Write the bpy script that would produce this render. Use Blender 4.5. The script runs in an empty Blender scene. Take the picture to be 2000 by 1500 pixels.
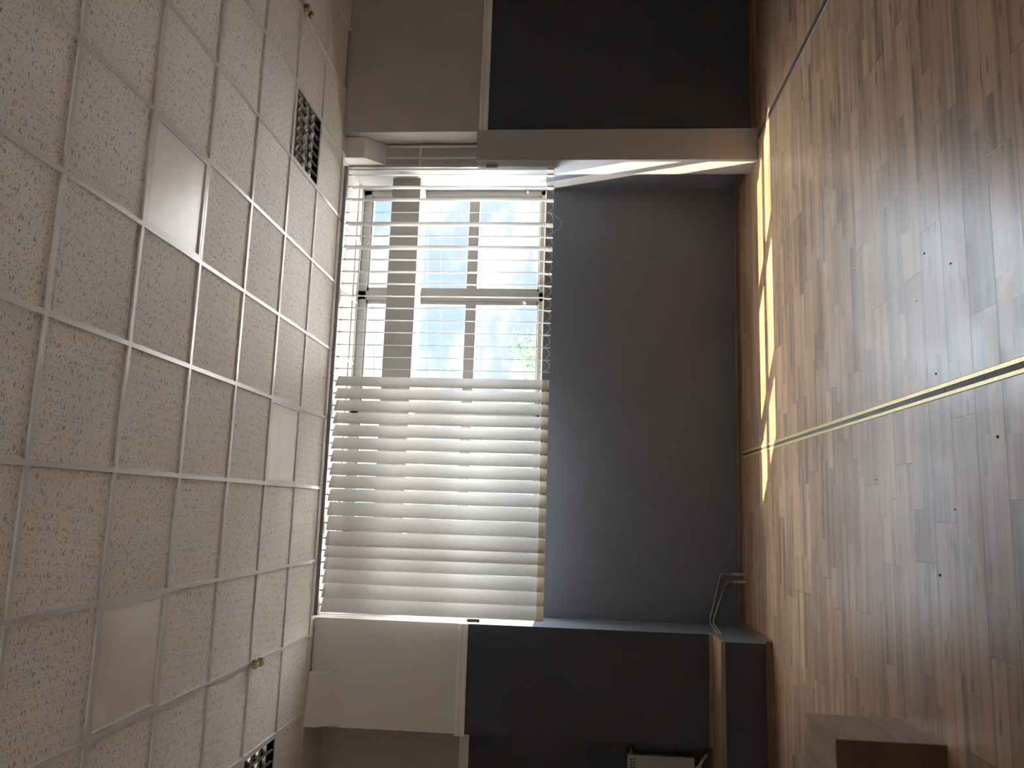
import bpy, bmesh, math, random
from mathutils import Vector, Matrix
random.seed(7)
S = bpy.context.scene
COL = S.collection
PI = math.pi

# ------------------------------------------------------------------ materials
class NT:
    """small node-graph helper"""
    def __init__(s, name):
        s.m = bpy.data.materials.new(name); s.m.use_nodes = True
        s.t = s.m.node_tree; s.t.nodes.clear()
        s.out = s.n('ShaderNodeOutputMaterial')
    def n(s, kind, **kw):
        nd = s.t.nodes.new(kind)
        for k, v in kw.items():
            if k.startswith('i_'):
                key = k[2:]
                nd.inputs[int(key) if key.isdigit() else key.replace('_', ' ')].default_value = v
            else: setattr(nd, k, v)
        return nd
    def l(s, a, b): s.t.links.new(a, b)
    def math(s, op, a, b=None, clamp=False):
        nd = s.n('ShaderNodeMath', operation=op); nd.use_clamp = clamp
        for i, v in enumerate((a, b)):
            if v is None: continue
            if isinstance(v, (int, float)): nd.inputs[i].default_value = v
            else: s.l(v, nd.inputs[i])
        return nd.outputs[0]
    def mix(s, f, a, b, blend='MIX'):
        nd = s.n('ShaderNodeMix', data_type='RGBA', blend_type=blend)
        for i, v in ((0, f), (6, a), (7, b)):
            if isinstance(v, (int, float)): nd.inputs[i].default_value = v
            elif isinstance(v, tuple): nd.inputs[i].default_value = v if len(v) == 4 else v + (1,)
            else: s.l(v, nd.inputs[i])
        return nd.outputs[2]
    def ramp(s, f, stops):
        nd = s.n('ShaderNodeValToRGB'); r = nd.color_ramp
        while len(r.elements) < len(stops): r.elements.new(.5)
        for e, (p, c) in zip(r.elements, stops):
            e.position = p; e.color = c if len(c) == 4 else tuple(c) + (1,)
        s.l(f, nd.inputs[0]); return nd.outputs[0]
    def mapr(s, v, a, b, c=0., d=1., smooth=False):
        nd = s.n('ShaderNodeMapRange'); nd.clamp = True
        if smooth: nd.interpolation_type = 'SMOOTHSTEP'
        s.l(v, nd.inputs[0])
        for i, x in zip((1, 2, 3, 4), (a, b, c, d)): nd.inputs[i].default_value = x
        return nd.outputs[0]
    def noise(s, vec, scale, detail=4, rough=.5, dist=0.):
        nd = s.n('ShaderNodeTexNoise'); s.l(vec, nd.inputs['Vector'])
        nd.inputs['Scale'].default_value = scale; nd.inputs['Detail'].default_value = detail
        nd.inputs['Roughness'].default_value = rough; nd.inputs['Distortion'].default_value = dist
        return nd.outputs[0]
    def mapping(s, vec, sc=(1, 1, 1), rot=(0, 0, 0), loc=(0, 0, 0)):
        nd = s.n('ShaderNodeMapping'); s.l(vec, nd.inputs[0])
        nd.inputs['Location'].default_value = loc; nd.inputs['Rotation'].default_value = rot; nd.inputs['Scale'].default_value = sc
        return nd.outputs[0]
    def coord(s, which='Object'):
        return s.n('ShaderNodeTexCoord').outputs[which]
    def pos(s):
        return s.n('ShaderNodeNewGeometry').outputs['Position']
    def bsdf(s, color, rough=.5, metal=0., spec=.5, bump=None, bstr=.2, bdist=.002):
        b = s.n('ShaderNodeBsdfPrincipled')
        for k, v in (('Base Color', color), ('Roughness', rough), ('Metallic', metal), ('Specular IOR Level', spec)):
            if isinstance(v, (int, float)): b.inputs[k].default_value = v
            elif isinstance(v, tuple): b.inputs[k].default_value = v if len(v) == 4 else v + (1,)
            else: s.l(v, b.inputs[k])
        if bump is not None:
            bn = s.n('ShaderNodeBump'); bn.inputs['Strength'].default_value = bstr; bn.inputs['Distance'].default_value = bdist
            s.l(bump, bn.inputs['Height']); s.l(bn.outputs[0], b.inputs['Normal'])
        return b.outputs[0]
    def done(s, sh): s.l(sh, s.out.inputs['Surface']); return s.m

def paint(name, c, rough=.6, bscale=140, bstr=.12, var=.05, spec=.3):
    g = NT(name); p = g.pos()
    n1 = g.noise(p, 2.2, 4); n2 = g.noise(p, bscale, 3)
    f = g.mapr(n1, .3, .7)
    hi = tuple(min(1, x * (1 + var)) for x in c); lo = tuple(x * (1 - var) for x in c)
    return g.done(g.bsdf(g.mix(f, lo, hi), rough, 0, spec, n2, bstr, .001))

def plain(name, c, rough=.5, metal=0., spec=.5, var=.06, scale=30):
    g = NT(name); n1 = g.noise(g.coord(), scale, 3)
    hi = tuple(min(1, x * (1 + var)) for x in c); lo = tuple(x * (1 - var) for x in c)
    return g.done(g.bsdf(g.mix(g.mapr(n1, .3, .7), lo, hi), rough, metal, spec))

def mat_tile():
    g = NT('mineral_fibre_tile'); p = g.pos()
    sx = g.n('ShaderNodeSeparateXYZ'); g.l(p, sx.inputs[0])
    # every 0.6 m panel gets its own offset and its own fissure direction
    ix = g.math('FLOOR', g.math('DIVIDE', g.math('ADD', sx.outputs[0], 1.685), .6))
    iy = g.math('FLOOR', g.math('DIVIDE', g.math('SUBTRACT', sx.outputs[1], 2.905), .6))
    cv = g.n('ShaderNodeCombineXYZ'); g.l(ix, cv.inputs[0]); g.l(iy, cv.inputs[1])
    wn = g.n('ShaderNodeTexWhiteNoise', noise_dimensions='3D'); g.l(cv.outputs[0], wn.inputs['Vector'])
    rnd = wn.outputs['Value']
    off = g.n('ShaderNodeVectorMath', operation='SCALE'); g.l(wn.outputs['Color'], off.inputs[0]); off.inputs['Scale'].default_value = 7.
    add = g.n('ShaderNodeVectorMath', operation='ADD'); g.l(p, add.inputs[0]); g.l(off.outputs[0], add.inputs[1])
    rot = g.n('ShaderNodeVectorRotate', rotation_type='Z_AXIS'); g.l(add.outputs[0], rot.inputs['Vector'])
    ang = g.math('ADD', g.math('MULTIPLY', g.math('GREATER_THAN', rnd, .8), .55), g.math('MULTIPLY', g.math('SUBTRACT', wn.outputs['Value'], .5), .3))
    g.l(ang, rot.inputs['Angle'])
    v = rot.outputs[0]
    # gentle wander so that fissures bend
    nz = g.n('ShaderNodeTexNoise'); g.l(v, nz.inputs['Vector']); nz.inputs['Scale'].default_value = 38; nz.inputs['Detail'].default_value = 2
    ws = g.n('ShaderNodeVectorMath', operation='SCALE'); g.l(nz.outputs['Color'], ws.inputs[0]); ws.inputs['Scale'].default_value = .018
    vw = g.n('ShaderNodeVectorMath', operation='ADD'); g.l(v, vw.inputs[0]); g.l(ws.outputs[0], vw.inputs[1])
    def marks(sc, thr, keep, seed):
        m = g.mapping(vw.outputs[0], sc, (0, 0, 0), (seed, seed * 1.7, 0))
        vo = g.n('ShaderNodeTexVoronoi', voronoi_dimensions='2D', feature='F1'); g.l(m, vo.inputs['Vector']); vo.inputs['Scale'].default_value = 1
        sp = g.n('ShaderNodeSeparateColor'); g.l(vo.outputs['Color'], sp.inputs[0])
        rad = g.math('MULTIPLY', g.math('LESS_THAN', sp.outputs[0], keep), g.math('MULTIPLY', thr, g.math('ADD', g.math('MULTIPLY', sp.outputs[1], .9), .35)))
        d = g.math('SUBTRACT', rad, vo.outputs['Distance'])
        return g.mapr(d, -.02, .05)
    a = marks((21, 84, 1), .22, .42, 3.1)     # worm fissures along x
    b = marks((62, 72, 1), .17, .52, 9.4)    # pin holes
    c = marks((44, 88, 1), .17, .5, 5.7)
    hole = g.math('MAXIMUM', g.math('MAXIMUM', a, b), c)
    tone = g.mapr(g.noise(p, 1.3, 3), .3, .7)
    base = g.mix(tone, (.72, .695, .665), (.78, .755, .725))
    base = g.mix(g.math('MULTIPLY', rnd, .35), base, (.68, .655, .625))
    colr = g.mix(g.math('MULTIPLY', hole, .78), base, (.20, .155, .125))
    hgt = g.math('SUBTRACT', g.math('MULTIPLY', g.noise(p, 260, 2), .12), hole)
    return g.done(g.bsdf(colr, .9, 0, .15, hgt, .5, .002))

def mat_floor():
    g = NT('laminate_planks'); p = g.pos()
    sx = g.n('ShaderNodeSeparateXYZ'); g.l(p, sx.inputs[0]); X, Y = sx.outputs[0], sx.outputs[1]
    W, L = .195, 1.28
    ry = g.math('DIVIDE', g.math('ADD', Y, 20 - .083), W); row = g.math('FLOOR', ry); fy = g.math('FRACT', ry)
    wn = g.n('ShaderNodeTexWhiteNoise', noise_dimensions='1D'); g.l(row, wn.inputs['W'])
    rx = g.math('ADD', g.math('DIVIDE', g.math('ADD', X, 20), L), g.math('MULTIPLY', wn.outputs['Value'], 7.0))
    cx = g.math('FLOOR', rx); fx = g.math('FRACT', rx)
    cv = g.n('ShaderNodeCombineXYZ'); g.l(cx, cv.inputs[0]); g.l(row, cv.inputs[1])
    w2 = g.n('ShaderNodeTexWhiteNoise', noise_dimensions='3D'); g.l(cv.outputs[0], w2.inputs['Vector'])
    r = w2.outputs['Value']
    # each printed plank shows three narrow strips with joints of their own
    sy = g.math('MULTIPLY', fy, 2.0); srow = g.math('FLOOR', sy)
    w3 = g.n('ShaderNodeTexWhiteNoise', noise_dimensions='3D')
    c3 = g.n('ShaderNodeCombineXYZ'); g.l(cx, c3.inputs[0]); g.l(row, c3.inputs[1]); g.l(g.math('ADD', srow, g.math('MULTIPLY', g.math('GREATER_THAN', g.math('FRACT', g.math('ADD', fx, g.math('MULTIPLY', srow, .37))), .55), 11)), c3.inputs[2])
    g.l(c3.outputs[0], w3.inputs['Vector'])
    rs = w3.outputs['Value']
    gv = g.n('ShaderNodeVectorMath', operation='SCALE'); g.l(w3.outputs['Color'], gv.inputs[0]); gv.inputs['Scale'].default_value = 9.
    ga = g.n('ShaderNodeVectorMath', operation='ADD'); g.l(p, ga.inputs[0]); g.l(gv.outputs[0], ga.inputs[1])
    grain = g.noise(g.mapping(ga.outputs[0], (.9, 30, 1)), 1.0, 7, .6, .3)
    broad = g.noise(g.mapping(ga.outputs[0], (.42, 13, 1)), 1.0, 5, .55, .12)
    fine = g.noise(g.mapping(ga.outputs[0], (9, 260, 1)), 1.0, 4, .6)
    base = g.ramp(rs, [(0, (.26, .156, .088)), (.3, (.35, .215, .122)), (.65, (.43, .272, .156)), (1, (.30, .194, .120))])
    c = g.mix(g.mapr(broad, .46, .70, 0, .9, True), base, (.125, .086, .068))
    c = g.mix(g.mapr(broad, .24, .46, .5, 0, True), c, (.50, .36, .235))
    c = g.mix(g.mapr(grain, .54, .78, 0, .55), c, (.085, .055, .042))
    c = g.mix(g.mapr(grain, .22, .42, .45, 0), c, (.55, .36, .21))
    c = g.mix(g.mapr(fine, .52, .75, 0, .22), c, (.15, .09, .06))
    kn = g.n('ShaderNodeTexVoronoi', voronoi_dimensions='2D'); g.l(g.mapping(ga.outputs[0], (1.9, 9, 1)), kn.inputs['Vector']); kn.inputs['Scale'].default_value = 1
    c = g.mix(g.mapr(kn.outputs['Distance'], .03, .12, .6, 0), c, (.06, .035, .025))
    seam_y = g.math('MINIMUM', fy, g.math('SUBTRACT', 1, fy)); seam_x = g.math('MULTIPLY', g.math('MINIMUM', fx, g.math('SUBTRACT', 1, fx)), L / W)
    seam = g.mapr(g.math('MINIMUM', seam_y, seam_x), .004, .013, 1, 0)
    c = g.mix(g.math('MULTIPLY', seam, .7), c, (.05, .03, .02))
    dust = g.mapr(g.noise(p, 3.0, 6, .65), .45, .75)
    rough = g.math('ADD', .325, g.math('MULTIPLY', dust, .10))
    rough = g.math('ADD', rough, g.math('MULTIPLY', g.math('SUBTRACT', r, .5), .045))
    h = g.math('ADD', g.math('MULTIPLY', seam, -1.0), g.math('MULTIPLY', grain, .16))
    return g.done(g.bsdf(c, rough, 0, .55, h, .22, .0015))

def mat_wood(name, cols, axis='X', rough=.45, scale=1., streak=1.):
    g = NT(name); p = g.pos()
    sc = {'X': (1.6, 26, 26), 'Y': (26, 1.6, 26), 'Z': (26, 26, 1.6)}[axis]
    sc = tuple(v * scale for v in sc)
    gr = g.noise(g.mapping(p, sc), 1, 6, .6, .8)
    fn = g.noise(g.mapping(p, tuple(v * 5 for v in sc)), 1, 3)
    c = g.ramp(gr, [(.25, cols[0]), (.5, cols[1]), (.75, cols[2])])
    c = g.mix(g.mapr(fn, .5, .8, 0, .35 * streak), c, tuple(x * .45 for x in cols[0]))
    return g.done(g.bsdf(c, rough, 0, .4, gr, .1, .001))

def mat_fabric():
    g = NT('slat_fabric'); p = g.coord('Object')
    a = g.noise(g.mapping(p, (900, 900, 22)), 1, 3, .6)
    b = g.noise(g.mapping(p, (40, 40, 900)), 1, 3, .6)
    w = g.math('MULTIPLY', g.math('ADD', a, b), .5)
    f = g.mapr(w, .40, .60)
    col = g.mix(f, (.50, .485, .455), (.64, .635, .61))
    tcol = g.mix(f, (.50, .48, .43), (.84, .83, .80))
    d = g.n('ShaderNodeBsdfDiffuse'); g.l(col, d.inputs[0])
    t = g.n('ShaderNodeBsdfTranslucent'); g.l(tcol, t.inputs[0])
    mx = g.n('ShaderNodeMixShader'); mx.inputs[0].default_value = .10
    g.l(d.outputs[0], mx.inputs[1]); g.l(t.outputs[0], mx.inputs[2])
    return g.done(mx.outputs[0])

def mat_glass():
    g = NT('window_glass')
    tr = g.n('ShaderNodeBsdfTransparent'); tr.inputs[0].default_value = (.975, .98, .985, 1)
    gl = g.n('ShaderNodeBsdfGlossy'); gl.inputs['Roughness'].default_value = .01
    nz = g.noise(g.pos(), 2, 2)
    fr = g.n('ShaderNodeFresnel')          # thin pane: the same index on both of its faces
    bf = g.n('ShaderNodeNewGeometry').outputs['Backfacing']
    g.l(g.math('SUBTRACT', 1.45, g.math('MULTIPLY', bf, 1.45 - 1 / 1.45)), fr.inputs[0])
    mx = g.n('ShaderNodeMixShader')
    g.l(g.math('MULTIPLY', fr.outputs[0], g.mapr(nz, 0, 1, .8, 1.)), mx.inputs[0]); g.l(tr.outputs[0], mx.inputs[1]); g.l(gl.outputs[0], mx.inputs[2])
    return g.done(mx.outputs[0])

def mat_leaf():
    g = NT('leaf'); n = g.noise(g.pos(), 3, 4)
    c = g.ramp(n, [(.3, (.045, .065, .045)), (.7, (.10, .135, .095))])
    d = g.n('ShaderNodeBsdfDiffuse'); t = g.n('ShaderNodeBsdfTranslucent'); g.l(c, d.inputs[0]); g.l(c, t.inputs[0])
    mx = g.n('ShaderNodeMixShader'); mx.inputs[0].default_value = .4; g.l(d.outputs[0], mx.inputs[1]); g.l(t.outputs[0], mx.inputs[2])
    return g.done(mx.outputs[0])

def mat_diffuser():
    g = NT('prismatic_diffuser'); p = g.pos()
    v = g.n('ShaderNodeTexVoronoi', voronoi_dimensions='2D'); g.l(g.mapping(p, (160, 160, 1)), v.inputs['Vector']); v.inputs['Scale'].default_value = 1
    n = g.noise(p, 4.5, 3)
    c = g.mix(g.mapr(n, .35, .65), (.70, .665, .62), (.80, .765, .715))
    return g.done(g.bsdf(c, .28, 0, .5, v.outputs['Distance'], .25, .002))

WHITE = (.66, .625, .585)
M = {}
M['tile'] = mat_tile()
M['bar'] = plain('ceiling_bar_enamel', (.60, .585, .56), .28, 0, .7, .03)
M['floor'] = mat_floor()
M['white'] = paint('off_white_paint', WHITE, .55, 90, .25, .03)
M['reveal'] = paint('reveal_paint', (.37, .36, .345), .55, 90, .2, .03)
M['greige'] = paint('greige_paint', (.41, .375, .35), .55, 90, .25, .03)
M['gloss_white'] = paint('white_gloss_paint', (.74, .72, .68), .35, 60, .05, .03, .5)
M['dark'] = paint('charcoal_paint', (.043, .048, .062), .5, 170, .2, .06, .35)
M['slate'] = paint('slate_paint', (.112, .123, .146), .5, 170, .15, .05, .3)
M['room'] = paint('distant_wall_paint', (.66, .60, .54), .7, 90, .1, .04)
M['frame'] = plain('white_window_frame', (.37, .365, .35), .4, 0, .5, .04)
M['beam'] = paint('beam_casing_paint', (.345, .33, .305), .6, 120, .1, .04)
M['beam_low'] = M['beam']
M['fabric'] = mat_fabric()
M['pocket'] = plain('beige_pocket', (.60, .545, .45), .7, 0, .3, .08)
M['clip'] = plain('clear_clip', (.70, .68, .62), .3, 0, .5)
M['chain'] = plain('white_bead_chain', (.70, .69, .66), .4, 0, .5)
M['rail'] = plain('grey_aluminium_rail', (.24, .24, .24), .4, .5, .5, .05)
M['weight'] = plain('grey_plastic_weight', (.20, .195, .17), .5, 0, .4)
M['skirt'] = mat_wood('brown_skirting_wood', [(.10, .050, .030), (.16, .085, .052), (.22, .125, .08)], 'X', .4)
M['skirt_y'] = mat_wood('brown_skirting_wood_side', [(.10, .050, .030), (.16, .085, .052), (.22, .125, .08)], 'Y', .4)
M['ledge'] = mat_wood('ledge_laminate', [(.17, .10, .06), (.26, .16, .095), (.34, .22, .135)], 'X', .45)
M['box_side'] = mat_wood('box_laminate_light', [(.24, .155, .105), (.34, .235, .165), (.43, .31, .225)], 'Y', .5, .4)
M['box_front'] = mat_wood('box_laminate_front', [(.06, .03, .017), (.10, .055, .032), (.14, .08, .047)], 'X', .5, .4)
M['brass'] = plain('brass_strip', (.56, .44, .20), .36, .35, .5, .15, 60)
M['channel'] = plain('dark_channel', (.06, .05, .042), .6, 0, .4, .1)
M['darkstrip'] = plain('dark_floor_strip', (.085, .06, .048), .5, .2, .4, .15, 40)
M['steel'] = plain('galvanised_pipe', (.22, .21, .19), .45, .35, .5, .12, 60)
M['sleeve'] = plain('cream_sleeve', (.36, .325, .26), .5, 0, .4, .08)
M['brassfit'] = plain('copper_joint', (.36, .24, .16), .45, .4, .5, .1)
M['glass'] = mat_glass()
M['black'] = plain('black_housing', (.012, .012, .013), .6)
M['mirror'] = plain('polished_aluminium', (.55, .54, .525), .16, .95, .5, .03)
M['satin'] = plain('satin_aluminium', (.34, .335, .32), .35, .6, .5, .03)
M['diff'] = mat_diffuser()
M['cream'] = plain('yellowed_cream_plastic', (.50, .40, .22), .45, 0, .5, .12)
M['slot'] = plain('dark_slot', (.03, .022, .015), .8)
M['heater'] = plain('white_heater_enamel', (.40, .375, .36), .4, 0, .5, .03)
M['leaf'] = mat_leaf()
M['bark'] = plain('bark', (.14, .10, .07), .9)
M['ground'] = paint('pale_paving', (.57, .575, .585), .9, 10, .2, .12)
M['cable'] = plain('overhead_cable_sheath', (.03, .03, .035), .7)
M['screw'] = plain('screw_steel', (.35, .33, .3), .35, .8)
M['speck'] = plain('dark_debris', (.03, .022, .016), .9)
M['label'] = plain('brown_print', (.05, .035, .03), .6)

# ------------------------------------------------------------------ mesh helpers
class MB:
    def __init__(s): s.bm = bmesh.new(); s.mats = []
    def mi(s, m):
        if m not in s.mats: s.mats.append(m)
        return s.mats.index(m)
    def box(s, lo, hi, m=None, faces=None, bevel=0.):
        """faces: dict '-x','+x','-y','+y','-z','+z' -> material"""
        x0, y0, z0 = lo; x1, y1, z1 = hi
        v = [s.bm.verts.new(c) for c in ((x0, y0, z0), (x1, y0, z0), (x1, y1, z0), (x0, y1, z0), (x0, y0, z1), (x1, y0, z1), (x1, y1, z1), (x0, y1, z1))]
        F = {'-z': (3, 2, 1, 0), '+z': (4, 5, 6, 7), '-y': (0, 1, 5, 4), '+y': (2, 3, 7, 6), '-x': (3, 0, 4, 7), '+x': (1, 2, 6, 5)}
        fs = []
        for k, ix in F.items():
            f = s.bm.faces.new([v[i] for i in ix]); fs.append(f)
            mm = (faces or {}).get(k, m)
            if mm: f.material_index = s.mi(mm)
        if bevel > 0:
            es = list({e for f in fs for e in f.edges})
            bmesh.ops.bevel(s.bm, geom=es, offset=bevel, segments=2, profile=.5, affect='EDGES')
        return s
    def prism(s, poly, axis, a, b, m=None):
        """poly: 2-D outline; axis 'x','y','z' of extrusion from a to b"""
        def P(u, v, w):
            return {'x': (w, u, v), 'y': (u, w, v), 'z': (u, v, w)}[axis]
        A = [s.bm.verts.new(P(u, v, a)) for u, v in poly]; B = [s.bm.verts.new(P(u, v, b)) for u, v in poly]
        n = len(poly); fs = [s.bm.faces.new(A[::-1]), s.bm.faces.new(B)]
        for i in range(n): fs.append(s.bm.faces.new((A[i], A[(i + 1) % n], B[(i + 1) % n], B[i])))
        if m:
            for f in fs: f.material_index = s.mi(m)
        return s
    def tube(s, pts, r, m=None, n=10, caps=True):
        pts = [Vector(p) for p in pts]; rings = []
        up = None
        for i, p in enumerate(pts):
            d = (pts[min(i + 1, len(pts) - 1)] - pts[max(i - 1, 0)]).normalized()
            if up is None:
                up = Vector((0, 0, 1)) if abs(d.z) < .9 else Vector((1, 0, 0))
            a = d.cross(up)
            if a.length < 1e-4: a = d.cross(Vector((0, 1, 0)))
            a.normalize(); b = a.cross(d).normalized(); up = b
            rr = r[i] if isinstance(r, (list, tuple)) else r
            rings.append([s.bm.verts.new(p + a * rr * math.cos(2 * PI * k / n) + b * rr * math.sin(2 * PI * k / n)) for k in range(n)])
        fs = []
        for q in range(len(rings) - 1):
            for k in range(n):
                f = s.bm.faces.new((rings[q][k], rings[q][(k + 1) % n], rings[q + 1][(k + 1) % n], rings[q + 1][k])); f.smooth = True; fs.append(f)
        if caps: fs += [s.bm.faces.new(rings[0][::-1]), s.bm.faces.new(rings[-1])]
        if m:
            for f in fs: f.material_index = s.mi(m)
        return s
    def lathe(s, prof, c, axis='z', m=None, n=24):
        rings = []
        for r, h in prof:
            ring = []
            for k in range(n):
                a = 2 * PI * k / n; u, v = r * math.cos(a), r * math.sin(a)
                q = {'z': (u, v, h), 'x': (h, u, v), 'y': (u, h, v)}[axis]
                ring.append(s.bm.verts.new(Vector(c) + Vector(q)))
            rings.append(ring)
        fs = []
        for q in range(len(rings) - 1):
            for k in range(n):
                f = s.bm.faces.new((rings[q][k], rings[q][(k + 1) % n], rings[q + 1][(k + 1) % n], rings[q + 1][k])); f.smooth = True; fs.append(f)
        fs += [s.bm.faces.new(rings[0][::-1]), s.bm.faces.new(rings[-1])]
        if m:
            for f in fs: f.material_index = s.mi(m)
        return s
    def quad(s, cs, m=None, smooth=False):
        f = s.bm.faces.new([s.bm.verts.new(c) for c in cs]); f.smooth = smooth
        if m: f.material_index = s.mi(m)
        return s
    def build(s, name, mat=None, parent=None, origin=None):
        bmesh.ops.recalc_face_normals(s.bm, faces=s.bm.faces)
        if origin is not None: bmesh.ops.translate(s.bm, verts=s.bm.verts, vec=-Vector(origin))
        me = bpy.data.meshes.new(name); s.bm.to_mesh(me); s.bm.free()
        for m in (s.mats or [mat]): me.materials.append(M[m] if isinstance(m, str) else m)
        o = bpy.data.objects.new(name, me); COL.objects.link(o)
        if origin is not None: o.location = origin
        if parent is not None:
            o.parent = parent
            if origin is None: o.location = -Vector(parent.location) if parent.parent is None and parent.type == 'EMPTY' else (0, 0, 0)
            else: o.location = Vector(origin) - Vector(parent.location) if parent.parent is None and parent.type == 'EMPTY' else origin
        return o

def struct(o, kind='structure'): o['kind'] = kind; return o
def tag(o, label, cat, group=None):
    o['label'] = label; o['category'] = cat
    if group: o['group'] = group
    return o
def empty(name, loc, label, cat, group=None):
    o = bpy.data.objects.new(name, None); COL.objects.link(o); o.location = loc; o.empty_display_size = .05
    return tag(o, label, cat, group)
def copy_tree(o, parent=None):
    c = o.copy(); COL.objects.link(c); c.parent = parent
    for ch in list(o.children): copy_tree(ch, c)
    return c

# ------------------------------------------------------------------ key dimensions (metres)
H = 3.65                     # suspended ceiling
YL, YR, YB, YW = 6.64, 6.48, 7.23, 7.30
XL, XR = -.957, 3.08         # sides of the window recess
ZS = 1.835                   # top of the wall under the window
GX = lambda i: -1.685 + .6 * i
GY = lambda j: 2.905 + .6 * j
RX0, RX1, RY0 = -5.5, 6.8, -4.0

# ------------------------------------------------------------------ room shell
b = MB(); b.box((RX0 - .2, RY0 - .2, -.15), (RX1 + .2, 7.5, 0)); struct(b.build('floor', 'floor'))

b = MB()   # wall under the window
b.box((XL - .02, YB, 0), (XR + .3, 7.44, ZS), 'slate', {'+z': 'gloss_white'}); struct(b.build('wall_back'))

def two_tone(mb, x0, x1, y0, y1, zt, side=None, up='greige'):
    mb.box((x0, y0, 0), (x1, y1, ZS), 'dark', {side: 'slate'} if side else None)
    mb.box((x0, y0, ZS), (x1, y1, zt), 'dark', {side: 'white'} if side else None)
    mb.box((x0, y0, zt), (x1, y1, H + .25), up)
b = MB(); two_tone(b, -1.82, XL, YL, 7.44, 2.40, '+x', 'white')
struct(b.build('wall_back_left_pier'))
# sloped concrete corbel boxed in under the ceiling
b = MB(); b.prism([(6.51, H), (6.51, 3.565), (6.6395, 3.395), (6.6395, H)], 'x', -1.795, -1.38, 'white'); struct(b.build('trim_5'))
b = MB(); two_tone(b, RX0, -1.80, 7.0, 7.44, 2.40); struct(b.build('wall_back_left'))
b = MB(); two_tone(b, 3.305, RX1, YR, 7.44, 2.38)
struct(b.build('wall_back_right'))
# inner right pier of the recess: stands deeper than the wall face, white above the sill level, charcoal below
b = MB()
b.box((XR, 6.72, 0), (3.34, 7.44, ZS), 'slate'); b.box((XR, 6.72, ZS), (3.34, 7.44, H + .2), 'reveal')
b.box((3.10, 6.56, 3.475), (3.30, 6.73, H + .1), 'white')                                   # boxed beam end under the ceiling
b.prism([(6.56, 3.475), (6.725, 3.31), (6.725, 3.475)], 'x', 3.10, 3.30, 'white')
struct(b.build('wall_recess_right'))
b = MB(); b.tube([(3.275, 6.705, 2.42), (3.275, 6.705, 3.02), (3.272, 6.706, 3.31)], .012, 'white', 10); b.box((3.16, 6.712, 2.42), (3.175, 6.7205, 3.305), 'white')
b.box((3.09, 6.708, 2.98), (3.30, 6.7205, 3.0), 'white'); struct(b.build('trim_6'))
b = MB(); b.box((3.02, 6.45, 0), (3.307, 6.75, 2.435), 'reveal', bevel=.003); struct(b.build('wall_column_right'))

ADDED_WIN_Y, ADDED_WIN_Z = (-3.3, -1.45), (1.5, 3.35)        # unseen side windows, added behind the camera to brighten the ceiling
for nm, xa, xb in (('wall_left', RX0 - .2, RX0), ('wall_right', RX1, RX1 + .2)):
    b = MB(); b.box((xa, RY0, 0), (xb, 7.44, ADDED_WIN_Z[0]), 'room'); b.box((xa, RY0, ADDED_WIN_Z[1]), (xb, 7.44, H + .2), 'room')
    b.box((xa, RY0, ADDED_WIN_Z[0]), (xb, ADDED_WIN_Y[0], ADDED_WIN_Z[1]), 'room'); b.box((xa, ADDED_WIN_Y[1], ADDED_WIN_Z[0]), (xb, 7.44, ADDED_WIN_Z[1]), 'room'); struct(b.build(nm))
for nm, xc in (('window_added_left', RX0 - .1), ('window_added_right', RX1 + .1)):
    wv = bpy.data.objects.new(nm, None); COL.objects.link(wv); wv.location = (xc, sum(ADDED_WIN_Y) / 2, ADDED_WIN_Z[0]); struct(wv)
    m = MB()
    for k in range(5):
        y = ADDED_WIN_Y[0] + .04 + (ADDED_WIN_Y[1] - ADDED_WIN_Y[0] - .08) * k / 4; m.box((xc - .04, y - .04, ADDED_WIN_Z[0]), (xc + .04, y + .04, ADDED_WIN_Z[1]), 'frame')
    for z in (ADDED_WIN_Z[0], 2.5, ADDED_WIN_Z[1] - .06): m.box((xc - .038, ADDED_WIN_Y[0], z), (xc + .038, ADDED_WIN_Y[1], z + .06), 'frame')
    m.build('frame', None, wv)
    m = MB(); m.box((xc - .002, ADDED_WIN_Y[0], ADDED_WIN_Z[0]), (xc + .002, ADDED_WIN_Y[1], ADDED_WIN_Z[1]), 'glass'); m.build('pane', None, wv)
b = MB(); b.box((RX0 - .2, RY0 - .2, 0), (RX1 + .2, RY0, H + .2), 'room'); struct(b.build('wall_rear'))
b = MB(); b.box((RX0 - .2, RY0 - .2, H + .25), (RX1 + .2, 7.44, H + .4), 'room'); struct(b.build('ceiling_slab'))

# moulded dado rails
def dado(name, x0, x1, y, z0, z1):
    h = z1 - z0
    prof = [(0, 0), (-.016, .0), (-.020, .12), (-.020, .34), (-.013, .42), (-.013, .55), (-.024, .66), (-.024, .78), (-.012, .88), (-.008, 1.0), (0, 1.0)]
    m = MB(); m.prism([(y + a, z0 + t * h) for a, t in prof], 'x', x0, x1, 'gloss_white')
    return struct(m.build(name))
dado('trim_1', -1.835, XL, YL, 2.365, 2.447)
dado('trim_2', RX0, -1.82, 7.0, 2.365, 2.447)
dado('trim_3', 3.307, RX1, YR, 2.345, 2.425)

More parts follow.
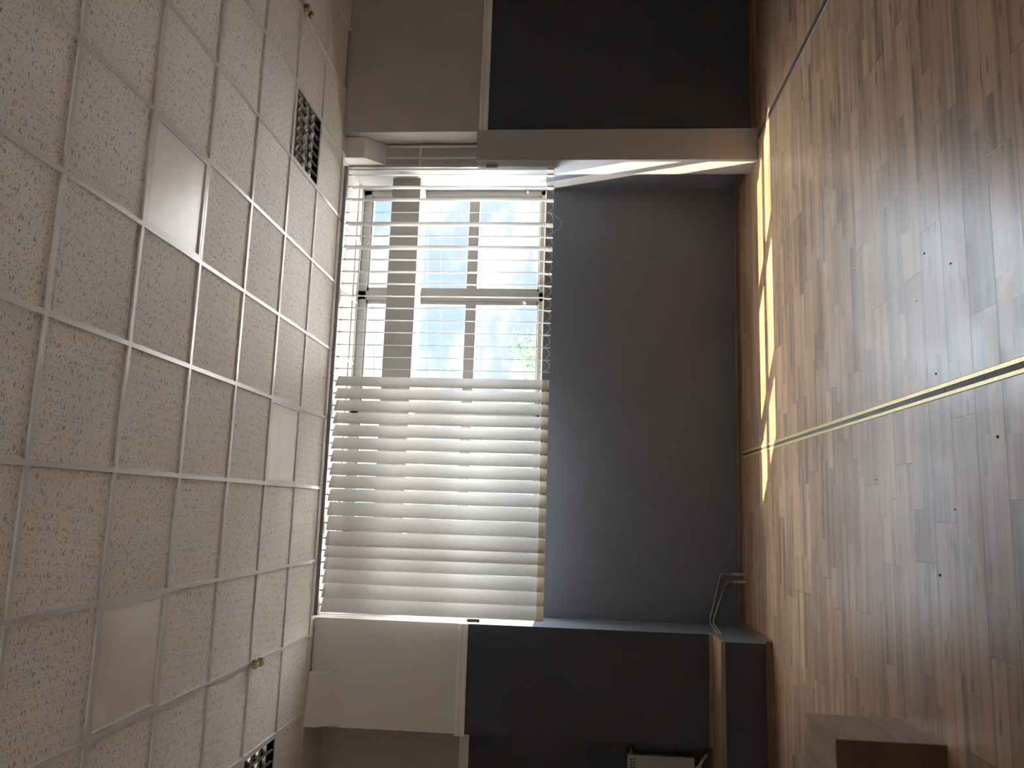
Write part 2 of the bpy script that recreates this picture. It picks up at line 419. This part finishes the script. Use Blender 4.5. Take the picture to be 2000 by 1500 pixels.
# skirtings: board plus quarter bead
def skirting(name, segs):
    m = MB()
    for ax, a0, a1, q, sgn in segs:
        bp = [(0, 0), (sgn * .013, 0), (sgn * .013, .040), (sgn * .008, .048), (0, .048)]
        bead = [(sgn * .013, 0), (sgn * .026, 0), (sgn * .024, .008), (sgn * .013, .014)]
        for pr in (bp, bead):
            m.prism([(q + u, v) for u, v in pr], ax, a0, a1, 'skirt' if ax == 'x' else 'skirt_y')
    return struct(m.build(name))
skirting('baseboard_back', [('x', XL, .52, YB, -1), ('x', .523, XR, YB, -1), ('y', 6.75, YB, XR, -1)])
skirting('baseboard_left', [('y', 6.285, YB, XL, 1), ('x', RX0, XL + .02, 6.285, -1)])
skirting('baseboard_right', [('x', 3.31, RX1, YR, -1)])

# low boxed ledge running along the left wall
led = empty('boxed_ledge', (-3.4, 6.285, 0), 'low charcoal ledge with wood laminate top along the dark left wall', 'ledge')
b = MB(); b.box((RX0, 6.285, 0.0), (XL, 6.638, .355), 'dark', {'+x': 'slate'}); b.build('casing', None, led)
b = MB(); b.box((RX0, 6.278, .355), (XL + .004, 6.64, .383), 'ledge', bevel=.002)
top = b.build('worktop', None, led)
b = MB(); b.box((RX0, 6.272, .350), (XL + .004, 6.279, .384), 'ledge'); lp = b.build('front_lip', None, led)
b = MB(); b.box((RX0, 6.6402, 0.0), (-1.825, 7.0, .355), 'dark'); b.box((RX0, 6.6402, .355), (-1.825, 7.0, .383), 'ledge'); struct(b.build('wall_alcove_ledge'))
b = MB(); b.box((-1.815, 6.622, .383), (XL, 6.64, .410), 'ledge'); b.build('upstand', None, led)

# ------------------------------------------------------------------ suspended ceiling
lights_flat = [(5, 1), (3, 4), (1, 1)]
lights_louvre = [(7, 4), (-1, 4)]
holes = set(lights_flat + lights_louvre)
b = MB()
I0, I1 = -7, 15; J0, J1 = -12, 7
for i in range(I0, I1):
    for j in range(J0, J1):
        if (i, j) in holes: continue
        x0, x1 = max(GX(i), RX0), min(GX(i + 1), RX1); y0, y1 = GY(j), GY(j + 1)
        if x1 - x0 < .02 or y1 < RY0: continue
        if j == 5 and i == 9: y1 = 6.452               # short cut tile leaves a dark gap at the wall
        if j == 6:
            y1 = 7.0 if x1 <= -1.7 else (7.1 if (x0 > XL - .6 and x1 < 3.7) else y1)
        b.box((x0 + .004, y0 + .004, H + .011), (x1 - .004, y1 - .011 - .004 * random.random() ** 2, H + .026), 'tile')
for i in range(3 - 2, 9):                              # cut strip at the window head
    b.box((GX(i) + .004, 7.104, H + .011), (GX(i + 1) - .004, 7.30, H + .026), 'tile')
ceil = struct(b.build('ceiling'))
b = MB()
for j in range(J0, 8):
    y = GY(j)
    if y < RY0: continue
    x0, x1 = (RX0, RX1) if j < 7 else (XL, XR + .02)
    if j == 6: y = 6.505
    b.box((x0, y - .012, H), (x1, y + .012, H + .011), 'bar')
    b.box((x0, y - .0015, H + .005), (x1, y + .0015, H + .045), 'bar')
b.build('cross_bars', None, ceil)
b = MB()
for i in range(I0, I1 + 1):
    x = GX(i)
    if x < RX0 or x > RX1: continue
    yy = 7.29 if XL < x < XR else 6.99
    b.box((x - .012, RY0, H - .0008), (x + .012, yy, H + .0105), 'bar')
    b.box((x - .0015, RY0, H + .0105), (x + .0015, yy, H + .045), 'bar')
b.build('main_bars', None, ceil)
b = MB(); b.box((XL, 7.225, H - .001), (XR, 7.245, H + .02), 'bar'); b.box((-1.84, 6.60, H - .002), (XL, 6.642, H + .0), 'bar')
b.build('edge_angle', None, ceil)

# flat diffuser lights (switched off)
def flat_light(i, j, label):
    cx, cy = GX(i) + .3, GY(j) + .3
    e = empty('ceiling_light', (cx, cy, H), label, 'ceiling light', 'unlit square ceiling lights')
    m = MB(); a, c = .288, .268
    for lo, hi in (((-a, -a), (a, -c)), ((-a, c), (a, a)), ((-a, -c), (-c, c)), ((c, -c), (a, c))):
        m.box((cx + lo[0], cy + lo[1], H + .001), (cx + hi[0], cy + hi[1], H + .016), 'bar')
    m.build('frame', None, e)
    m = MB(); N = 10
    vs = {}
    for p in range(N + 1):
        for q in range(N + 1):
            u, v = -1 + 2 * p / N, -1 + 2 * q / N
            sag = .004 * (1 - u * u) * (1 - v * v)
            vs[p, q] = m.bm.verts.new((cx + c * u, cy + c * v, H + .010 - sag))
    for p in range(N):
        for q in range(N):
            f = m.bm.faces.new((vs[p, q], vs[p + 1, q], vs[p + 1, q + 1], vs[p, q + 1])); f.smooth = True
    m.build('diffuser', 'diff', e)
    m = MB(); m.box((cx - a, cy - a, H + .06), (cx + a, cy + a, H + .13), 'bar'); m.build('housing', None, e)
    return e
flat_light(5, 1, 'frosted square ceiling light with bright sheen, nearest the right side of the room')
flat_light(3, 4, 'square ceiling light with rippled reflections close above the blinds')
flat_light(1, 1, 'stained square ceiling light panel nearest the left side of the room')

def louvre_light(i, j, label):
    cx, cy = GX(i) + .3, GY(j) + .3
    e = empty('louvre_light', (cx, cy, H), label, 'ceiling light', 'unlit louvred ceiling lights')
    a, c = .288, .276
    m = MB()
    for lo, hi in (((-a, -a), (a, -c)), ((-a, c), (a, a)), ((-a, -c), (-c, c)), ((c, -c), (a, c))):
        m.box((cx + lo[0], cy + lo[1], H + .001), (cx + hi[0], cy + hi[1], H + .010), 'bar')
    m.build('frame', None, e)
    m = MB(); m.box((cx - c, cy - c, H + .105), (cx + c, cy + c, H + .115), 'black')
    for s in (-1, 1):
        m.box((cx + s * c - .002, cy - c, H + .010), (cx + s * c + .002, cy + c, H + .11), 'black')
        m.box((cx - c, cy + s * c - .002, H + .010), (cx + c, cy + s * c + .002, H + .11), 'black')
    m.build('housing', None, e)
    # mirrored end plate towards +x, as bright streaked strips
    for k in range(4):
        y0 = cy - c + .012 + k * .137
        for sg in (1, -1):
            m = MB(); m.prism([(cx + sg * (c - .004), H + .012), (cx + sg * (c - .028), H + .10), (cx + sg * (c - .004), H + .10)], 'y', y0, y0 + .115, 'mirror')
            m.build('end_reflector', None, e)
    xs = [cx - c + .079 * k for k in range(8)]; xs[-1] = cx + c - .004
    for k in range(3):                                  # long blades, one tapered mirror wedge per cell
        y = cy - c + .138 * (k + 1)
        for q in range(7):
            xa, xb = xs[q] + .004, xs[q + 1] - .004
            m = MB(); lo = [m.bm.verts.new(v) for v in ((xa, y - .0015, H + .010), (xa, y + .0015, H + .010), (xb, y + .004, H + .010), (xb, y - .004, H + .010))]
            hi = [m.bm.verts.new(v) for v in ((xa, y - .006, H + .036), (xa, y + .006, H + .036), (xb, y + .013, H + .036), (xb, y - .013, H + .036))]
            m.bm.faces.new(lo); m.bm.faces.new(hi[::-1])
            for e_ in range(4): m.bm.faces.new((lo[e_], lo[(e_ + 1) % 4], hi[(e_ + 1) % 4], hi[e_]))
            m.build('blade', 'mirror', e)
    for k in range(6):                                  # cross vanes across the full width
        x = xs[k + 1]
        m = MB(); m.prism([(x - .0022, H + .008), (x + .0022, H + .008), (x + .003, H + .030), (x - .003, H + .030)], 'y', cy - c + .003, cy + c - .003, 'satin'); m.build('vane', None, e)
    for k in range(4):
        y = cy - c + .069 + .138 * k
        m = MB(); m.tube([(cx - c + .01, y, H + .085), (cx + c - .01, y, H + .085)], .008, 'heater', 12); m.build('tube_lamp', None, e)
    return e
louvre_light(7, 4, 'black louvred ceiling light with mirrored vanes above the white column on the right')
louvre_light(-1, 4, 'black louvred ceiling light above the dark left alcove, cut off by the photo edge')

# twin ribbed ceiling fittings at bar crossings
def ribbed(name, c, parent):
    m = MB(); n = 36; rings = []
    for k in range(13):
        t = PI * k / 12; r = .029 * math.sin(t); h = -.027 * math.cos(t)
        ring = []
        for q in range(n):
            rr = r * (1.0 if q % 3 else .80) + .002
            ring.append(m.bm.verts.new((c[0] + rr * math.cos(2 * PI * q / n), c[1] + rr * math.sin(2 * PI * q / n), c[2] + h)))
        rings.append(ring)
    a, bb = m.mi('cream'), m.mi('slot')
    for k in range(12):
        for q in range(n):
            f = m.bm.faces.new((rings[k][q], rings[k][(q + 1) % n], rings[k + 1][(q + 1) % n], rings[k + 1][q])); f.smooth = True
            f.material_index = bb if (q % 3 == 0 and 2 < k < 10) else a
    f = m.bm.faces.new(rings[0][::-1]); f.material_index = a; f = m.bm.faces.new(rings[-1]); f.material_index = a
    return m.build(name, None, parent)
def twin(i, j, label):
    x, y = GX(i), GY(j)
    e = empty('twin_ceiling_fitting', (x, y, H), label, 'ceiling fitting', 'twin ribbed cream ceiling fittings')
    m = MB(); m.lathe([(.026, 0), (.030, -.006), (.024, -.014), (.012, -.018)], (x, y + .04, H), 'z', 'cream'); m.build('base', None, e)
    m = MB(); m.tube([(x, y + .0, H - .022), (x, y + .08, H - .022)], .010, 'cream'); m.build('yoke', None, e)
    ribbed('ribbed_head', (x, y - .012, H - .032), e); ribbed('ribbed_head', (x, y + .075, H - .034), e)
    return e
twin(1, 4, 'twin ribbed cream ceiling fitting above the left pier')
twin(9, 4, 'twin ribbed cream ceiling fitting near the upper right wall')

# ------------------------------------------------------------------ window
win = bpy.data.objects.new('window_1', None); COL.objects.link(win); win.location = (1.06, YW, ZS); struct(win)
MX = [XL, -.235, .885, 2.005, XR]
ZB = [1.835, 1.895]; ZT1, ZT2 = 2.49, 2.595; ZU1, ZU2 = 3.20, 3.34; ZTOP = 3.575
b = MB()
b.box((XL, 7.26, ZB[0]), (XR, 7.34, ZB[0] + .055), 'frame', bevel=.004)
b.box((XL, 7.26, ZTOP), (XR, 7.34, H + .06), 'frame', bevel=.004)
b.box((XL, 7.27, ZU1), (XR, 7.33, ZU2), 'frame', bevel=.004)
for k, x in enumerate(MX):
    w0, w1 = (0, .05) if k == 0 else ((-.05, 0) if k == 4 else (-.045, .045))
    b.box((x + w0, 7.26, ZB[0]), (x + w1, 7.34, H + .05), 'frame', bevel=.004)
b.build('frame', None, win)
for k in range(4):
    xa, xb = MX[k] + .045, MX[k + 1] - .045
    m = MB()
    for z0, z1 in ((ZB[0] + .05, ZU1), (ZU2, ZTOP)):
        s0 = .038
        m.box((xa, 7.275, z0), (xa + s0, 7.325, z1), 'frame', bevel=.003); m.box((xb - s0, 7.275, z0), (xb, 7.325, z1), 'frame', bevel=.003)
        m.box((xa, 7.275, z0), (xb, 7.325, z0 + .02), 'frame', bevel=.003); m.box((xa, 7.275, z1 - .02), (xb, 7.325, z1), 'frame', bevel=.003)
    m.box((xa, 7.272, ZT1), (xb, 7.328, ZT2), 'frame', bevel=.004)
    sash = m.build('sash', None, win)
    m = MB(); m.box((xa + .01, 7.298, ZB[0] + .06), (xb - .01, 7.302, ZTOP)); m.build('pane', 'glass', sash)
    # window catch
    m = MB(); m.lathe([(.012, 0), (.014, -.008), (.008, -.022), (.011, -.03), (.004, -.034)], (MX[k + 1] - .02 if k == 3 else MX[k + 1] - .06, 7.262, 2.02 if k != 1 else 2.5), 'y', 'gloss_white', 16); m.build('catch', None, sash)
b = MB(); b.box((XL, 7.235, ZS), (XR, 7.262, ZS + .012), 'gloss_white', bevel=.003); b.build('sill', None, win)

# boxed beam crossing the window under the ceiling
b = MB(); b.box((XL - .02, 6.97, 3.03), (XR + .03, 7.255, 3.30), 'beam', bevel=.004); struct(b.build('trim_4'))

# ------------------------------------------------------------------ vertical blinds
SL, SW = 1.845, .127
def slat_mesh(name):
    m = MB(); n = 6; nz = 10
    vs = [[m.bm.verts.new((-SW / 2 + SW * k / n, .006 * (1 - (2 * k / n - 1) ** 2), -SL * q / nz)) for k in range(n + 1)] for q in range(nz + 1)]
    for q in range(nz):
        for k in range(n):
            f = m.bm.faces.new((vs[q][k], vs[q][k + 1], vs[q + 1][k + 1], vs[q + 1][k])); f.smooth = True
    me = bpy.data.meshes.new(name); m.bm.to_mesh(me); m.bm.free(); me.materials.append(M['fabric']); return me
slat_me = slat_mesh('slat')
def small_mesh(name, fill, mat):
    m = MB(); fill(m); bmesh.ops.recalc_face_normals(m.bm, faces=m.bm.faces)
    me = bpy.data.meshes.new(name); m.bm.to_mesh(me); m.bm.free(); me.materials.append(M[mat]); return me
weight_me = small_mesh('bottom_weight', lambda m: m.box((-SW / 2 + .001, -.002, -SL - .002), (SW / 2 - .001, .0085, -SL + .058), bevel=.0015), 'pocket')
hang_me = small_mesh('hanger', lambda m: (m.box((-.05, -.001, -.022), (.05, .009, .001)), m.box((-.006, -.003, 0), (.006, .003, .022)), m.tube([(0, 0, .018), (0, 0, .034)], .004, None, 8)), 'clip')
ZT = 3.592
def add_slat(parent, x, ang, roll=0., first=False):
    o = bpy.data.objects.new('slat', slat_me); COL.objects.link(o); o.parent = parent
    o.location = Vector((x, 6.575, ZT)) - Vector(parent.location); o.rotation_euler = (0, roll, ang)
    for nm, me in (('bottom_weight', weight_me), ('hanger', hang_me)):
        c = bpy.data.objects.new(nm, me); COL.objects.link(c); c.parent = o
    return o
def edge_pts(x, ang, s):
    return Vector((x + s * math.cos(ang) * SW * .46, 6.575 + s * math.sin(ang) * SW * .46, ZT - SL + .052))
def spacer_chain(parent, slats, name='spacer_chain'):
    for s in (-1, 1):
        m = MB()
        for (x0, a0), (x1, a1) in zip(slats[:-1], slats[1:]):
            p, q = edge_pts(x0, a0, s), edge_pts(x1, a1, s)
            pts = []
            for k in range(9):
                t = k / 8; v = p.lerp(q, t); v.z -= .052 * (1 - (2 * t - 1) ** 2); pts.append(v)
            m.tube(pts, .0011, 'chain', 6)
        m.build(name, None, parent)

R_x = [2.990, 2.937, 2.819, 2.702, 2.586, 2.474, 2.361, 2.254, 2.142, 2.030, 1.920, 1.809, 1.700, 1.591, 1.482, 1.370, 1.262, 1.156]
L_x = [1.043, .935, .829, .721, .612, .502, .393, .281, .172, .062, -.053, -.174, -.301, -.401, -.499, -.612, -.729, -.844]
def deg(a): return a * PI / 180
R_a = []
for k, x in enumerate(R_x):
    base = 80.0
    R_a.append(deg(base + {0: -6, 1: -7, 2: 0, 3: 1, 4: -12, 5: 7, 6: -3, 7: 9, 8: -1, 9: 1.5, 10: 0}.get(k, random.uniform(-.6, .6))))
L_a = [deg(38 - .5 * k + random.uniform(-1.2, 1.2)) for k in range(18)]
L_a[0] = deg(40); L_a[11] = deg(21); L_a[12] = deg(20); L_a[10] = deg(27)
br = empty('vertical_blind', (2.1, 6.575, H), 'open vertical blind with slats turned edge-on, over the right half of the window', 'blind', 'fabric vertical blinds')
bl = empty('vertical_blind', (.1, 6.575, H), 'closed vertical blind of overlapping linen slats over the left half of the window', 'blind', 'fabric vertical blinds')
for par, x0, x1 in ((br, 1.092, 3.015), (bl, -.93, 1.088)):
    m = MB()
    prof = [(6.552, H - .001), (6.548, H - .010), (6.550, H - .030), (6.556, H - .033), (6.594, H - .033), (6.600, H - .030), (6.602, H - .010), (6.598, H - .001)]
    m.prism(prof, 'x', x0, x1, 'rail'); m.build('headrail', None, par)
for x, a in zip(R_x, R_a): add_slat(br, x, a, random.uniform(-.0012, .0012))
for x, a in zip(L_x, L_a): add_slat(bl, x, a, random.uniform(-.002, .002))
spacer_chain(br, list(zip(R_x, R_a))); spacer_chain(bl, list(zip(L_x, L_a)))
# one long loop of chain that came loose on the open blind
m = MB()
p, q = edge_pts(R_x[4], R_a[4], -1), edge_pts(R_x[6], R_a[6], -1)
pts = []
for k in range(15):
    t = k / 14; v = p.lerp(q, t); v.z -= .125 * (1 - abs(2 * t - 1) ** 2.2); v.y -= .01; pts.append(v)
m.tube(pts, .0013, 'chain', 6); m.build('loose_chain', None, br)
# draw chains and cord weights
def draw_set(par, x, side, ztop, zw):
    m = MB()
    for dx, dz in ((0, 0), (.012 * side, .02)):
        pts = [(x + dx, 6.545, ztop), (x + dx * 1.5, 6.542, ztop - .6), (x + dx * .9, 6.54, zw + .15 - dz), (x + dx * .2, 6.54, zw + .10 - dz)]
        m.tube(pts, .0013, 'chain', 6)
    nb = 150
    for k in range(nb):
        z = ztop - (ztop - zw - .1) * k / nb
        m.lathe([(.0004, -.0021), (.0021, 0), (.0004, .0021)], (x, 6.544 - .004 * k / nb, z), 'z', 'chain', 6)
    m.build('draw_chain', None, par)
    m = MB(); m.tube([(x, 6.545, ztop), (x - .02 * side, 6.543, ztop - .75), (x + .002, 6.54, zw + .1)], .001, 'chain', 6); m.build('draw_cord', None, par)
    m = MB(); m.lathe([(.004, .052), (.011, .050), (.0135, .040), (.0135, -.046), (.012, -.050), (.004, -.052)], (x, 6.54, zw), 'z', 'weight', 16); m.build('cord_weight', None, par)
draw_set(bl, -.915, -1, H - .03, 2.315)
draw_set(br, 3.004, 1, H - .03, 2.305)

# ------------------------------------------------------------------ heating pipes at the recess corner
def bend(pts, r=.03, n=5):
    out = [Vector(pts[0])]
    for a, c, d in zip(pts[:-2], pts[1:-1], pts[2:]):
        a, c, d = Vector(a), Vector(c), Vector(d)
        u = (a - c).normalized(); w = (d - c).normalized()
        rr = min(r, (a - c).length * .45, (d - c).length * .45)
        p0, p2 = c + u * rr, c + w * rr
        for k in range(n + 1):
            t = k / n; out.append(p0 * (1 - t) ** 2 + c * 2 * t * (1 - t) + p2 * t * t)
    out.append(Vector(pts[-1])); return out
def heat_pipe(fx, fy, ez, ex, bx, bz, ry, rz, label):
    e = empty('heating_pipe', (fx, fy, 0), label, 'pipe', 'heating pipes in the recess corner')
    m = MB(); m.tube([(fx, fy, 0), (fx, fy, ez * .52)], .0125, 'sleeve', 12); m.build('floor_sleeve', None, e)
    m = MB(); m.tube([(fx, fy, ez * .50), (fx, fy, ez * .50 + .028)], .0145, 'brassfit', 12); m.build('coupling', None, e)
    m = MB(); m.tube([(fx, fy, ez * .6), (fx, fy, ez - .028)], .010, 'steel', 12); m.build('riser', None, e)
    m = MB(); m.tube(bend([(fx, fy, ez - .03), (fx, fy, ez), (fx - .03, fy - .001, ez + .006)], .02), .0135, 'steel', 12); m.build('elbow', None, e)
    m = MB(); m.tube(bend([(fx - .02, fy, ez + .004), (bx, fy - .02, bz), (XL - .01, ry, rz)], .06), .0085, 'steel', 12); m.build('run', None, e)
    return e
heat_pipe(-.512, 7.150, .215, -.5, -.925, .322, 6.66, .325, 'taller grey heating pipe rising from the floor and bending into the recess side')
heat_pipe(-.575, 7.135, .170, -.57, -.922, .298, 6.675, .300, 'shorter grey heating pipe rising from the floor beside the taller one')

# ------------------------------------------------------------------ heater in the left alcove
hx1 = -1.985
ht = empty('wall_heater', (hx1 - .5, 7.0, .76), 'white wall heater with slotted top edge in the dark left alcove', 'heater')
b = MB(); b.box((hx1 - 1.0, 6.93, .485), (hx1, 6.995, 1.035), 'heater', bevel=.006); b.build('body', None, ht)
b = MB()
for r_ in range(2):
    for k in range(48):
        x = hx1 - .03 - k * .02
        b.box((x - .012, 6.9275, .995 - r_ * .022), (x - .003, 6.932, 1.011 - r_ * .022), 'label')
b.build('grille_slots', None, ht)
b = MB(); b.box((hx1 - 1.0, 6.9285, .955), (hx1, 6.931, .957), 'label'); b.build('panel_joint', None, ht)
b = MB(); b.lathe([(.010, .03), (.010, 0), (.020, -.004), (.022, -.03), (.017, -.042), (.004, -.044)], (hx1 + .03, 6.96, 1.0), 'x', 'sleeve', 16); b.build('valve_knob', None, ht)
for dx in (0, .03):
    b = MB(); b.tube(bend([(hx1 - .09 - dx, 6.955, .49), (hx1 - .07 - dx, 6.95, .45), (hx1 + .0 - dx * .5, 6.93, .42), (hx1 + .04 - dx * .5, 6.92, .384)], .03), .008, 'heater', 10); b.build('feed_pipe', None, ht)

# ------------------------------------------------------------------ floor strips and wooden box
st = empty('floor_strip', (.54, 2.4, 0), 'brass-edged floor strip with a dark channel running from the window wall towards the camera', 'floor strip')
y0, y1 = -3.5, 7.20
for xa, xb in ((.510, .531), (.549, .571)):
    b = MB(); b.prism([(xa, 0), (xb, 0), (xb - .003, .0035), (xa + .003, .0035)], 'y', y0, y1, 'brass'); b.build('edge_strip', None, st)
b = MB(); b.box((.531, y0, 0), (.549, y1, .0012), 'channel'); b.build('channel', None, st)
for k in range(24):
    b = MB(); b.lathe([(.0042, .0012), (.0042, .0024), (.002, .003)], (.540, 6.85 - k * .32, 0), 'z', 'screw' if k % 3 == 1 else 'black', 10); b.build('screw', None, st)
ds = MB(); ds.prism([(3.185, 0), (3.24, 0), (3.236, .004), (3.189, .004)], 'y', -3.5, 6.42, 'darkstrip')
tag(ds.build('floor_strip', None, None, (3.21, 1.5, 0)), 'plain dark floor strip running past the white column on the right', 'floor strip')

bx = empty('wooden_box', (-1.12, 3.69, 0), 'wood laminate box standing on the floor near the camera at left', 'box')
X0, X1, Y0, Y1, T = -1.50, -.894, 3.49, 3.895, .018
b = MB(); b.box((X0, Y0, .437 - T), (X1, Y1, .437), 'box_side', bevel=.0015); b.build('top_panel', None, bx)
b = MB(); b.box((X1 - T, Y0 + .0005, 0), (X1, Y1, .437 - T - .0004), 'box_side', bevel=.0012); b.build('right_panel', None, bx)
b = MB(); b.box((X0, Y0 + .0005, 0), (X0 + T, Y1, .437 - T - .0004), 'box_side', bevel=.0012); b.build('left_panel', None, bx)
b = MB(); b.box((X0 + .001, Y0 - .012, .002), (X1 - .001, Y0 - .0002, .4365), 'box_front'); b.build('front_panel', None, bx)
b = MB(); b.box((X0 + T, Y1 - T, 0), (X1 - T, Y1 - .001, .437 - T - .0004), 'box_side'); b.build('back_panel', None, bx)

# bits of grit on the floor
b = MB()
for x, y, s in ((1.17, 3.45, .006), (.98, 3.55, .004), (-.22, 3.46, .008), (.31, 2.95, .007), (.05, 3.3, .005), (1.05, 3.22, .006), (1.36, 4.3, .004), (.2, 4.1, .005), (.1, 3.9, .004), (.62, 3.4, .006), (2.2, 4.6, .005), (2.35, 3.1, .006), (-.3, 2.7, .007), (.45, 2.75, .006)):
    pts = [(x + s * random.uniform(.5, 1) * math.cos(t), y + 1.4 * s * random.uniform(.5, 1) * math.sin(t)) for t in [k * PI / 3 for k in range(6)]]
    b.prism(pts, 'z', 0, .0025, 'speck')
o = b.build('floor_grit'); o['kind'] = 'stuff'; tag(o, 'tiny dark bits of grit scattered over the planks', 'grit')

# ------------------------------------------------------------------ outside
b = MB(); b.box((-60, 7.9, -.6), (60, 90, -.3), 'ground'); b.box((-60, -60, -.6), (RX0 - .6, 7.9, -.3), 'ground'); b.box((RX1 + .6, -60, -.6), (60, 7.9, -.3), 'ground'); struct(b.build('ground'))
def tree(x, y, top, rad, label, n=1500):
    e = empty('leafy_tree', (x, y, -.3), label, 'tree')
    m = MB(); m.tube([(x, y, -.3), (x + .03, y, .3), (x - .02, y, .9), (x + .05, y, top - .5)], [.09, .07, .06, .02], 'bark', 10)
    for k in range(6):
        a = k * 1.05; m.tube([(x, y, .7 + .1 * k), (x + .5 * rad * math.cos(a), y + .5 * rad * math.sin(a), top - .8 + .08 * k), (x + .8 * rad * math.cos(a), y + .8 * rad * math.sin(a), top - .5)], [.035, .02, .006], 'bark', 6)
    m.build('trunk', None, e)
    m = MB()
    blobs = [(random.uniform(-.75, .75) * rad, random.uniform(-.7, .7) * rad, random.uniform(-1.0, -.25), random.uniform(.28, .5)) for _ in range(16)]
    for k in range(n):
        bx_, by_, bz_, br_ = random.choice(blobs)
        d = Vector((random.gauss(0, 1), random.gauss(0, 1), random.gauss(0, 1))).normalized() * br_ * random.random() ** .4
        c = Vector((x + bx_, y + by_, top + bz_ * 1.0)) + d
        if c.z > top: c.z = top - random.random() * .2
        u = Vector((random.gauss(0, 1), random.gauss(0, 1), random.gauss(0, .6))).normalized(); w = u.cross(Vector((random.random(), random.random(), 1))).normalized()
        s = random.uniform(.05, .085)
        m.quad([c - u * s, c + w * s * .45, c + u * s, c - w * s * .45], 'leaf')
    m.build('foliage', None, e)
tree(2.75, 16.0, 2.85, 1.45, 'pale green leafy tree seen through the lower window pane')
for k, ((xa, za), (xb, zb), lab) in enumerate([((5.656, 3.383), (2.358, 3.241), 'lowest thin overhead cable outside, crossing the lower panes'),
        ((5.655, 4.129), (2.344, 3.960), 'lower of the two overhead cables crossing the middle panes'),
        ((5.655, 4.365), (2.339, 4.241), 'upper of the two overhead cables crossing the middle panes'),
        ((5.447, 5.421), (1.418, 5.167), 'overhead cable seen through the top strip of panes')]):
    dx, dz = xb - xa, zb - za
    A = Vector((xa - dx * .6, 14, za - dz * .6)); B = Vector((xb + dx * .8, 14, zb + dz * .8))
    m = MB(); m.tube([A.lerp(B, t / 8) for t in range(9)], .010, 'cable', 6)
    tag(m.build('overhead_cable', None, None, (xa, 14, za)), lab, 'cable', 'overhead cables outside the window')

# ------------------------------------------------------------------ light
sun_dir = Vector((.45, -.40, -1)).normalized()          # direction the light travels
sd = bpy.data.lights.new('sun', 'SUN'); sd.energy = 8; sd.angle = .0093; sd.color = (1, .80, .54)
so = bpy.data.objects.new('sun', sd); COL.objects.link(so); so.rotation_euler = sun_dir.to_track_quat('-Z', 'Y').to_euler(); so.location = (-6, 14, 16)

w = bpy.data.worlds.new('sky'); S.world = w; w.use_nodes = True; t = w.node_tree; t.nodes.clear()
class WN(NT):
    def __init__(s, t): s.t = t
g = WN(t)
d = g.n('ShaderNodeTexCoord').outputs['Generated']
sp = g.n('ShaderNodeSeparateXYZ'); g.l(d, sp.inputs[0])
cl = g.noise(g.mapping(d, (5.5, 5.5, 13)), 1.6, 8, .58, .2)
mask = g.mapr(cl, .45, .60, 0, 1, True)
inner = g.mapr(g.noise(g.mapping(d, (9, 9, 20)), 2, 6), .3, .7)
cloud = g.mix(inner, (.98, 1.0, 1.06), (1.25, 1.25, 1.25))
blue = g.mix(g.mapr(sp.outputs[2], .0, .35), (.72, .87, 1.0), (.55, .78, 1.0))
skyc = g.mix(g.mapr(sp.outputs[2], .30, .75, 0, .55), g.mix(mask, blue, cloud), (1.0, 1.0, 1.0))
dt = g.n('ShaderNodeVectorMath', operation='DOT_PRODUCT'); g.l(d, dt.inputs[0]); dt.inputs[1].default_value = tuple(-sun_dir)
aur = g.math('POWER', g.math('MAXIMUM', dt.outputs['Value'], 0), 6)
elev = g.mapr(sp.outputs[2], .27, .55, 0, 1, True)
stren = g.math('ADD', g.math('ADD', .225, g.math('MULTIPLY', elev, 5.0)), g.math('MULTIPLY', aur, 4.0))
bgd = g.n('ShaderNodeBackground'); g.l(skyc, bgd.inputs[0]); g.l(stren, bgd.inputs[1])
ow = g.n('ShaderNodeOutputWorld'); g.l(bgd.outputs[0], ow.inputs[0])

# ------------------------------------------------------------------ camera
R = [[0.031802, 0.07498489, -0.99667743], [-0.98714862, 0.15860264, -0.0195655], [0.15660855, 0.98449097, 0.07906511]]
cx_, cy_, cz_ = Vector(R[0]), -Vector(R[1]), -Vector(R[2])
cd = bpy.data.cameras.new('camera'); cam = bpy.data.objects.new('camera', cd); COL.objects.link(cam)
mw = Matrix(((cx_.x, cy_.x, cz_.x, 0), (cx_.y, cy_.y, cz_.y, 0), (cx_.z, cy_.z, cz_.z, 1.535), (0, 0, 0, 1)))
cam.matrix_world = mw
cd.sensor_fit = 'HORIZONTAL'; cd.sensor_width = 36; cd.lens = 1525.41 * 36 / 2000; cd.clip_start = .05; cd.clip_end = 300
S.camera = cam

S.view_settings.view_transform = 'Standard'; S.view_settings.look = 'None'
S.view_settings.exposure = 2.3; S.view_settings.gamma = 1; S.view_settings.use_curve_mapping = False
S.cycles.use_denoising = True
S.cycles.max_bounces = 12; S.cycles.diffuse_bounces = 8; S.cycles.glossy_bounces = 4; S.cycles.transparent_max_bounces = 12
S.cycles.sample_clamp_indirect = 6
